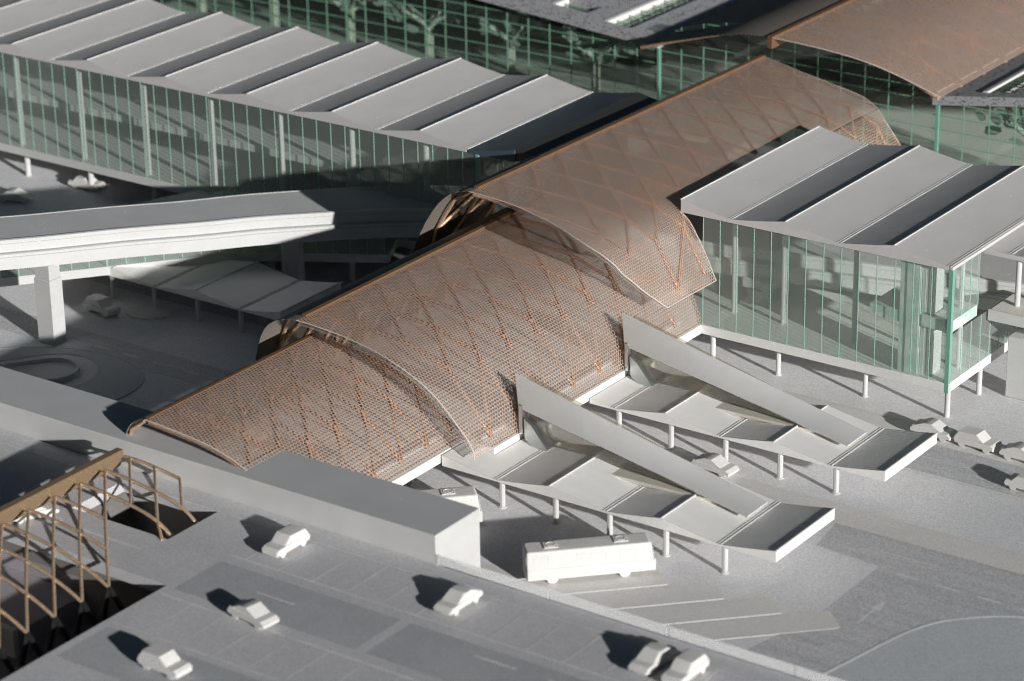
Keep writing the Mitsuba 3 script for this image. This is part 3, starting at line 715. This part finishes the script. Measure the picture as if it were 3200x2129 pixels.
# terrace deck right of the right hall with its own small roof
td = thing('terrace', 'beige terrace platform behind the right glass hall at the right edge', 'terrace')
part(td, 'platform', box(42.75, 75, 24.7, 30.0, 7.0, 7.85, 0.03), 'beige')
part(td, 'front_edge', box(42.7, 75, 24.5, 24.7, 6.95, 7.95, 0.02), 'white')
part(td, 'column', cyl(44.3, 26.8, 7.85, 12.2, 0.25), 'white', smooth=40)
part(td, 'column', cyl(50, 26.8, 7.85, 12.2, 0.25), 'white', smooth=40)
roof_bays(td, [(41.2, 'P'), (43.5, 'V'), (46.0, 'P'), (48.5, 'V'), (51, 'P')], 26.4, 40, 12.2, 12.45, 12.75, 'roof_sheet', 'white')
part(td, 'roof_edge', box(41.2, 51, 26.3, 26.5, 12.15, 12.55, 0.03), 'white')

# ------------------------------------------------------------------ big rear hall
HY = 65.5
hh = thing('rear_hall', 'large dark green glazed hall at the back with speckled grey roof slabs and skylights', 'building')
def htop(x):      # underside of the roof over x
    if x <= -16.6: return 11.62 + (-16.6 - x) * 0.078
    if x >= 16.4: return 11.0 + (x - 16.4) * 0.15
    pp = np.array(P4); return float(np.interp(abs(x), pp[:, 0], pp[:, 1])) - 0.35
TR = [0.8 + 1.475 * k for k in range(0, 13)]
TR = [z + 0.03 for z in (3.7, 5.17, 6.64, 8.12, 9.6, 11.08, 12.3, 13.6, 14.9)]
glass_wall(hh, (-97.2, HY), (-17.0, HY), 2.0, 0, 2.866, 'glass_dark', 'mullion_hall', 0.05, 0.10, TR, top=lambda s: htop(-97.2 + s))
glass_wall(hh, (-17.0, HY), (16.3, HY), 2.0, 0, 2.775, 'glass_dark', 'mullion_hall', 0.05, 0.10, TR, top=lambda s: htop(-17.0 + s + (0.4 if s < 0.5 else -0.2 if s > 33 else 0)))
glass_wall(hh, (16.45, HY), (45.0, HY), 2.0, 0, 2.84, 'glass_dark', 'mullion_hall', 0.05, 0.10, TR, top=lambda s: htop(16.45 + s))
part(hh, 'corner_post', box(-17.15, -16.85, HY - 0.2, HY + 0.2, 2, 11.6), 'post'); part(hh, 'corner_post', box(16.25, 16.6, HY - 0.2, HY + 0.2, 2, 11.0), 'post')
def slab(poly, thick, zfun, bsdf):
    v, f = extrude_poly(poly, 0, thick); v = v.copy(); v[:, 2] += np.array([zfun(x) for x in v[:, 0]]); return v, f
lpoly = sg.Polygon(rect(-130, -16.5, 64.4, 130))
lsk = [rect(-31.9, -27.2, 66.9, 70.0), rect(-24.4, -20.9, 66.0, 110), rect(-60, -36, 68.5, 71.5)]
for r_ in lsk: lpoly = lpoly.difference(sg.Polygon(r_))
zl = lambda x: 11.64 + (-16.6 - x) * 0.078
part(hh, 'roof_slab', slab(lpoly, 0.88, zl, 'granite'), 'granite', label='left speckled grey roof slab')
rpoly = sg.Polygon(rect(16.35, 120, 64.3, 130))
rsk = [rect(21.1, 24.6, 65.9, 110)]
for r_ in rsk: rpoly = rpoly.difference(sg.Polygon(r_))
zr = lambda x: 11.03 + (x - 16.4) * 0.15
part(hh, 'roof_slab', slab(rpoly, 0.96, zr, 'granite'), 'granite', label='right speckled grey roof slab')
for r_, zf, t in [(q, zl, 0.88) for q in lsk] + [(q, zr, 0.96) for q in rsk]:
    (x0, y0), (x1, _), (_, y1), _ = r_
    sk = part(hh, 'skylight', slab(sg.Polygon(rect(x0, x0 + 0.5, y0, y1)), 0.14, lambda x: zf(x) + t + 0.004, 'white'), 'white')
    part(sk, 'lining', slab(sg.Polygon(rect(x0 + 0.02, x0 + 0.12, y0, y1)), 0.8, lambda x: zf(x) + 0.02, 'teal_print'), 'floor_white')
    part(sk, 'glazing', slab(sg.Polygon(rect(x0 + 0.15, x1 - 0.02, y0 + 0.02, y1 - 0.02)), 0.03, lambda x: zf(x) + 0.12, 'glass_dark'), 'glass_dark')
    for yy in np.arange(y0 + 2.2, y1, 2.4): part(sk, 'bar', slab(sg.Polygon(rect(x0 + 0.15, x1, yy - 0.06, yy + 0.06)), 0.1, lambda x: zf(x) + 0.32, 'mullion_hall'), 'mullion_hall')
part(hh, 'roof_tube', tube([(16.2, 64.6, 11.75), (16.2, 100, 11.75)], 0.28, 10), 'white', smooth=60)
part(hh, 'floor_slab', box(-97, 100, HY + 0.2, 130, 1.6, 2.0), 'floor_white')
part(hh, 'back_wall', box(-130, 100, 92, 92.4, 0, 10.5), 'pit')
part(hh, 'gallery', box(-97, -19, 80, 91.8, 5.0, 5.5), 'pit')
# tree columns standing in the hall
rng = np.random.default_rng(7)
def tree_column(x, y, label, big=True):
    k = thing('tree_column', label, 'tree', 'white tree shaped columns behind the hall glazing')
    zt = 7.9
    part(k, 'trunk', tube([(x, y, 2.0), (x, y, 5), (x, y, zt)], [0.52, 0.48, 0.50], 14), 'trunk', smooth=50)
    br = []
    for i in range(5):
        a = i * 2 * np.pi / 5 + 0.5 + rng.uniform(-.2, .2); l = rng.uniform(3.4, 4.6)
        p1 = np.array([x, y, zt - 0.35]); p2 = p1 + [math.cos(a) * l * .5, math.sin(a) * l * .4, l * .32]; p3 = p1 + [math.cos(a) * l, math.sin(a) * l * .75, l * .62]
        part(k, 'branch', tube([p1, p2, p3], [0.36, 0.27, 0.14], 10), 'trunk', smooth=50); br += [p2, p3]
    lv = []
    for i in range(24):
        c = br[rng.integers(len(br))] + rng.normal(0, [1.5, 0.9, 0.75]); c[2] = min(c[2], htop(c[0]) - 0.5); c[1] = max(c[1], HY + 0.35)
        L, W = rng.uniform(1.3, 2.4), rng.uniform(0.55, 0.95); a = rng.uniform(-0.9, -0.1) if rng.random() < .7 else rng.uniform(0, 3.1); tl = rng.uniform(-.5, .5)
        u = np.array([math.cos(a), 0.1 * math.sin(tl), math.sin(a)]); w = np.array([-math.sin(a), 0.12, math.cos(a)])
        o = np.array([c - u * L / 2 - w * W * .25, c - u * L * .3 - w * W / 2, c + u * L * .2 - w * W * .55, c + u * L / 2 - w * W * .2, c + u * L * .45 + w * W * .3, c + u * L * .1 + w * W * .5, c - u * L * .35 + w * W * .42])
        nn = np.cross(u, w); nn /= np.linalg.norm(nn)
        v = np.vstack([o + nn * 0.03, o - nn * 0.03]); n = len(o)
        f = [(0, i_, i_ + 1) for i_ in range(1, n - 1)] + [(n, n + i_ + 1, n + i_) for i_ in range(1, n - 1)]
        for i_ in range(n): f += [(i_, n + i_, (i_ + 1) % n), ((i_ + 1) % n, n + i_, n + (i_ + 1) % n)]
        lv.append((v, np.array(f)))
    for m in lv: part(k, 'leaf', m, 'leaf')
for i in range(6):
    x = -28.0 - 11.55 * i
    tree_column(x, 69.6, ['tree shaped column behind the left hall glazing, nearest the hall corner', 'tree shaped column behind the left hall glazing, second from the hall corner', 'tree shaped column behind the left hall glazing, third from the hall corner',
                          'tree shaped column behind the left hall glazing, fourth from the hall corner', 'tree shaped column behind the left hall glazing, fifth from the hall corner', 'leftmost tree shaped column behind the left hall glazing'][i])
tree_column(25.5, 69.0, 'tree shaped column with drooping leaves behind the right hall glazing')

# ------------------------------------------------------------------ low canopies over the bus square
CB, CV, CP = 2.35, 2.47, 3.27
def canopy(label, y0, y1, xs, pre=None, cols=(), group=None):
    k = thing('wave_canopy', label, 'canopy', group)
    roof_bays(k, xs, y0, y1, CB, CV, CP, 'canopy_white', 'white', 0.05)
    if pre: 
        for a, b, ya, yb in pre:
            part(k, 'roof_bay', xz_prism([(a, CB)] + [(a + (b - a) * t, CV + (CP - CV) * sag(abs((20.55 - (a + (b - a) * t)) / 5.25))) for t in np.linspace(0, 1, 8)] + [(b, CB)], ya, yb), 'canopy_white', smooth=30)
    for x in cols:
        for y in (y0 + 0.42, y1 - 0.6):
            c = part(k, 'column', extrude_poly(sg.Polygon([(x - .2, y - .12), (x - .1, y - .2), (x + .1, y - .2), (x + .2, y - .12), (x + .2, y + .12), (x + .1, y + .2), (x - .1, y + .2), (x - .2, y + .12)]), 0, CB), 'white')
            part(c, 'footing', extrude_poly(sg.Point(x, y).buffer(0.34, 6), 0, 0.08), 'white')
    return k
XR = [(20.55, 'V'), (25.75, 'P'), (31.0, 'V'), (36.2, 'P'), (41.4, 'V'), (46.4, 'P')]
cA = canopy('white wave roofed canopy in front, beside the parked buses', -17.3, -8.45, XR, pre=[(15.25, 20.55, -17.3, -14.1), (18.2, 20.55, -14.1, -8.45)], cols=(20.9, 26.1, 31.2, 36.4, 41.7))
cB = canopy('white wave roofed canopy in front of the right glass hall', -0.35, 8.45, XR, pre=[(18.2, 20.55, -0.35, 8.45)], cols=(20.9, 26.1, 31.4, 36.6, 41.8))
cC = canopy('grey shaded wave roofed canopy under the elevated road on the left', -0.35, 8.45, [(-46.4, 'P'), (-41.4, 'V'), (-36.2, 'P'), (-31.0, 'V'), (-25.75, 'P'), (-20.55, 'V'), (-15.6, 'P')], pre=None, cols=(-36.8, -31.45, -26.05, -20.8))

# ------------------------------------------------------------------ ramp covers
def ramp_cover(label, ya, dy=0.0):
    k = thing('ramp_cover', label, 'ramp cover')
    n = 24; x0, x1 = 18.0, 41.35
    # ruled sheet: upright edge at the vault, lying edge on the canopy
    t = np.linspace(0, 1, n)
    up = np.array([[x0 + (x1 - x0) * a, ya + 0.85 * a, 8.72 + (3.12 - 8.72) * a] for a in t])
    lo = np.array([[x0 + (x1 - x0) * a, ya + 0.35 - 2.6 * a, 5.6 + (3.12 - 5.6) * a] for a in t])
    V, F, m = [], [], 8
    for i in range(n):
        for j in range(m): V.append(up[i] + (lo[i] - up[i]) * j / (m - 1))
    for i in range(n - 1):
        for j in range(m - 1):
            a = i * m + j; F += [(a, a + 1, a + m + 1), (a, a + m + 1, a + m)]
    V, F = np.array(V), np.array(F)
    mt = trimesh.Trimesh(V, F, process=False); nrm = mt.vertex_normals
    if nrm[:, 2].mean() < 0: F = F[:, ::-1]; nrm = -nrm
    V2 = V - nrm * 0.16; N = len(V)
    rim = [i * m for i in range(n)] + [(n - 1) * m + j for j in range(1, m)] + [i * m + m - 1 for i in range(n - 2, -1, -1)] + [j for j in range(m - 2, 0, -1)]
    F2 = [tuple(f) for f in F] + [tuple(N + f[::-1]) for f in F]
    for a, b in zip(rim, rim[1:] + rim[:1]): F2 += [(a, N + a, b), (b, N + a, N + b)]
    # a short duplicate ring keeps the edges crisp
    part(k, 'cover_sheet', (np.vstack([V, V2]), np.array(F2)), 'white', smooth=35)
    # clear acrylic body below
    body_lo = lambda a: max(3.36, 4.4 - 9 * a)
    q = []
    for a in np.linspace(0.0, 0.93, 12):
        x = x0 + (x1 - x0) * a
        zl = lo_z = 5.6 + (3.12 - 5.6) * a - 0.18; zu = 8.72 + (3.12 - 8.72) * a - 0.2
        yl = ya + 0.35 - 2.6 * a; yu = ya + 0.85 * a
        zb = min(zl - 0.02, 1.2 + 2.16 * min(1, a * 5.5)) if a < 0.3 else min(zl - 0.01, 3.34)
        q.append([(x, yl + 0.22, zl), (x, yu + 2.0 * (1 - a), zu - 0.6 * (1 - a)), (x, yu + 2.0 * (1 - a), zb), (x, yl + 0.4, zb)])
    q = np.array(q); nn = len(q); V = q.reshape(-1, 3); F = []
    for i in range(nn - 1):
        for j in range(4):
            a, b, c, d = i * 4 + j, i * 4 + (j + 1) % 4, (i + 1) * 4 + (j + 1) % 4, (i + 1) * 4 + j
            F += [(a, b, c), (a, c, d)]
    F += [(0, 2, 1), (0, 3, 2)]
    part(k, 'clear_body', (V, np.array(F)), 'acrylic', label='clear acrylic body under the cover')
    part(k, 'tread', hull([(20.6, ya - 0.9, 2.5), (20.6, ya + 0.5, 2.5), (38.2, ya - 1.75, 3.36), (38.2, ya - 0.6, 3.36), (20.6, ya - 0.9, 2.0), (38.2, ya - 1.75, 3.2), (20.6, ya + 0.5, 2.0)]), 'amber', label='beige glued strip along the foot of the acrylic')
    part(k, 'end_block', hull([(x, y, z) for y in (ya + 0.1, ya + 1.1) for x, z in ((18.7, 4.9), (19.4, 4.45), (21.0, 2.6), (20.3, 1.9), (18.8, 3.1))]), 'steel', label='shiny angled end block of the acrylic body')
    part(k, 'jamb', box(18.12, 18.5, ya + 0.15, ya + 0.6, 3.4, 6.0, 0.05), 'steel')
ramp_cover('white tapering ramp cover in front, running from the vault down to the near canopy', -10.8)
ramp_cover('white tapering ramp cover behind, running from the vault down to the far canopy', 4.95)

# ------------------------------------------------------------------ buses
def bus(label, x, y, deg, L=10.0, side_detail=True):
    k = thing('bus', label, 'bus', None)
    W, z0, z1 = 2.1, 0.35, 2.72
    def rb(x0, x1, w0, w1, za, zb, c):
        pts = []
        for z, w, ins in ((za, w0, c), (za + c, w0, 0), (zb - c * 1.1, w1, 0), (zb - c * .3, w1, c * .6), (zb, w1, c * 1.3)):
            fr = 0.34 * (z - za) / (zb - za)
            for sx, xx in ((-1, x0 + ins), (1, x1 - ins - fr)):
                for sy in (-1, 1):
                    e = 0.22
                    pts += [(xx - sx * e, sy * (w / 2 - ins), z), (xx, sy * (w / 2 - ins - e), z), (xx - sx * e * .3, sy * (w / 2 - ins - e * .3), z)]
        return hull(pts)
    P = lambda m: place(m, x, y, 0, deg)
    body = part(k, 'body', P(rb(-L / 2, L / 2, W, W - 0.14, z0, z1, 0.14)), 'white_print', smooth=35)
    part(k, 'skirt', P(box(-L / 2 + .05, L / 2 - .02, -W / 2 - 0.03, W / 2 + 0.03, 0.36, 1.32, 0.06)), 'white_print', smooth=35)
    n = 8
    for sy in (-1, 1):
        for i in range(n):
            a = -L / 2 + 0.45 + i * (L - 1.1) / n
            part(k, 'window', P(hull([(xx, sy * (W / 2 - 0.055 - 0.03 * (zz - 1.45) + o), zz) for xx in (a + 0.08, a + (L - 1.1) / n - 0.08) for zz in (1.42, 2.3) for o in (0, 0.05)])), 'white_print')
    part(k, 'windscreen', P(hull([(L / 2 - 0.13 - 0.14 * (zz - 1.4) + o, yy, zz) for yy in (-0.85, 0.85) for zz in (1.4, 2.35) for o in (0, 0.03)])), 'white_print')
    part(k, 'rear_window', P(box(-L / 2 - 0.02, -L / 2 + 0.05, -0.8, 0.8, 1.5, 2.3, 0.02)), 'white_print')
    for xx in (-L / 2 + 2.0, L / 2 - 2.6):
        h = part(k, 'roof_hatch', P(box(xx - 0.55, xx + 0.55, -0.5, 0.5, z1 - 0.02, z1 + 0.09, 0.04)), 'white_print')
        ringp = [(xx + 0.36 * math.cos(t), 0.36 * math.sin(t), z1 + 0.1) for t in np.linspace(0, 2 * np.pi, 22)]
        part(h, 'ring', P(tube(ringp, 0.035, 6, caps=False)), 'white_print', smooth=60)
    for xx in (-L / 2 + 2.0, L / 2 - 2.4):
        for sy in (-1, 1):
            yy = sy * (W / 2 - 0.2)
            part(k, 'wheel', P(tube([(xx, yy - 0.16, 0.42), (xx, yy + 0.16, 0.42)], 0.44, 18)), 'white_print', smooth=40)
bc = np.array([30.45, -27.1]) + 5.0 * q45 * np.array([1, 1.0]) + 1.05 * q45 * np.array([-1, 1])
bus('white bus model parked in front of the near canopy, fully in view', bc[0], bc[1], 45)
bc = np.array([21.7, -20.5]) - 4.6 * q45 * np.array([1, 1.0]) + 1.05 * q45 * np.array([-1, 1])
bus('white bus model half hidden behind the long white block', bc[0], bc[1], 45, 9.0)

# ------------------------------------------------------------------ cars
def car(label, x, y, z, deg, style='saloon', group=None):
    k = thing('car', label, 'car', group)
    P = lambda m: place(m, x, y, z, deg)
    W = 1.55
    def loft(pts, w, c):
        out = []
        for (px, pz) in pts:
            for sy in (-1, 1): out += [(px, sy * (w / 2 - c), pz)]
        cx = np.mean([p[0] for p in pts]); cz = np.mean([p[1] for p in pts])
        for (px, pz) in pts:
            for sy in (-1, 1): out += [(px + (cx - px) * -0.0 - np.sign(px - cx) * c * .5, sy * w / 2, pz + (cz - pz) * c)]
        return hull(out)
    if style == 'saloon':
        low = [(-1.85, 0.28), (-1.95, 0.55), (-1.80, 0.80), (1.70, 0.78), (1.95, 0.62), (1.92, 0.28)]; cab = [(-1.35, 0.76), (-0.85, 1.30), (0.35, 1.34), (0.98, 0.76)]
    elif style == 'hatch':
        low = [(-1.80, 0.28), (-1.92, 0.60), (-1.80, 0.84), (1.62, 0.80), (1.88, 0.62), (1.86, 0.28)]; cab = [(-1.86, 0.80), (-1.45, 1.36), (0.25, 1.42), (0.92, 0.78)]
    else:
        low = [(-1.85, 0.28), (-1.95, 0.50), (-1.70, 0.84), (1.60, 0.72), (1.95, 0.50), (1.90, 0.28)]; cab = [(-1.62, 0.78), (-0.70, 1.26), (0.10, 1.28), (1.05, 0.72)]
    part(k, 'body', P(loft(low, W, 0.10)), 'white_print', smooth=25)
    part(k, 'cabin', P(loft(cab, W - 0.14, 0.12)), 'white_print', smooth=25)
    for xx in (-1.15, 1.15):
        part(k, 'wheel', P(tube([(xx, -W / 2 + 0.04, 0.30), (xx, W / 2 - 0.04, 0.30)], 0.31, 14)), 'white_print', smooth=40)
    part(k, 'glue_base', P(box(-0.75, 0.75, -0.5, 0.5, 0.08 if z < 1 else 0.06, 0.34)), 'glue')
car('white model car on the parking deck beside the lattice frame, lowest left in view', 23.2, -59.35, DZ, -3, 'hatch')
car('white model car standing alone in the middle of the grey parking deck', 23.55, -50.5, DZ, -8, 'coupe')
car('white model car on the deck nearest the long white block, bonnet towards the viewer', 18.35, -40.6, DZ, -91, 'hatch')
car('white model car alone on the deck below the block end, teardrop back', 34.25, -40.8, DZ, -91, 'coupe')
car('left car of the pair parked side by side at the bottom of the picture', 50.3, -40.4, DZ, -91, 'coupe')
car('right car of the pair parked side by side at the bottom of the picture', 53.0, -40.6, DZ, -90, 'hatch')
car('small white car on the deck strip under the brass lattice', -1.2, -47.0, DZ, 60, 'coupe')
car('white car half hidden by the far canopy tip, first of the row along the kerb', 43.2, 14.3, 0.05, -2, 'coupe')
car('white car standing free in the row along the kerb right of the far canopy', 47.3, 14.2, 0.05, -3, 'hatch')
car('rearmost rounded white car of the kerb row, cut by the right picture edge', 51.6, 14.0, 0.05, -2, 'coupe')
car('white car on the dark lane at the right picture edge', 54.6, 8.9, 0.05, -3, 'saloon')
car('white car under the front ramp cover between the two canopies', 31.6, -1.9 - 0.0, 0.1, -4, 'coupe')
car('dim car in the shade under the elevated road on the left', -35.0, -3.4, 0.06, -8, 'hatch')
car('pale car at the far left edge under the left glass hall', -64.2, 15.0, 0.0, 20, 'coupe')
car('second pale car under the left glass hall behind its columns', -60.8, 22.0, 0.0, 5, 'saloon')

# ------------------------------------------------------------------ trees down in the deck opening
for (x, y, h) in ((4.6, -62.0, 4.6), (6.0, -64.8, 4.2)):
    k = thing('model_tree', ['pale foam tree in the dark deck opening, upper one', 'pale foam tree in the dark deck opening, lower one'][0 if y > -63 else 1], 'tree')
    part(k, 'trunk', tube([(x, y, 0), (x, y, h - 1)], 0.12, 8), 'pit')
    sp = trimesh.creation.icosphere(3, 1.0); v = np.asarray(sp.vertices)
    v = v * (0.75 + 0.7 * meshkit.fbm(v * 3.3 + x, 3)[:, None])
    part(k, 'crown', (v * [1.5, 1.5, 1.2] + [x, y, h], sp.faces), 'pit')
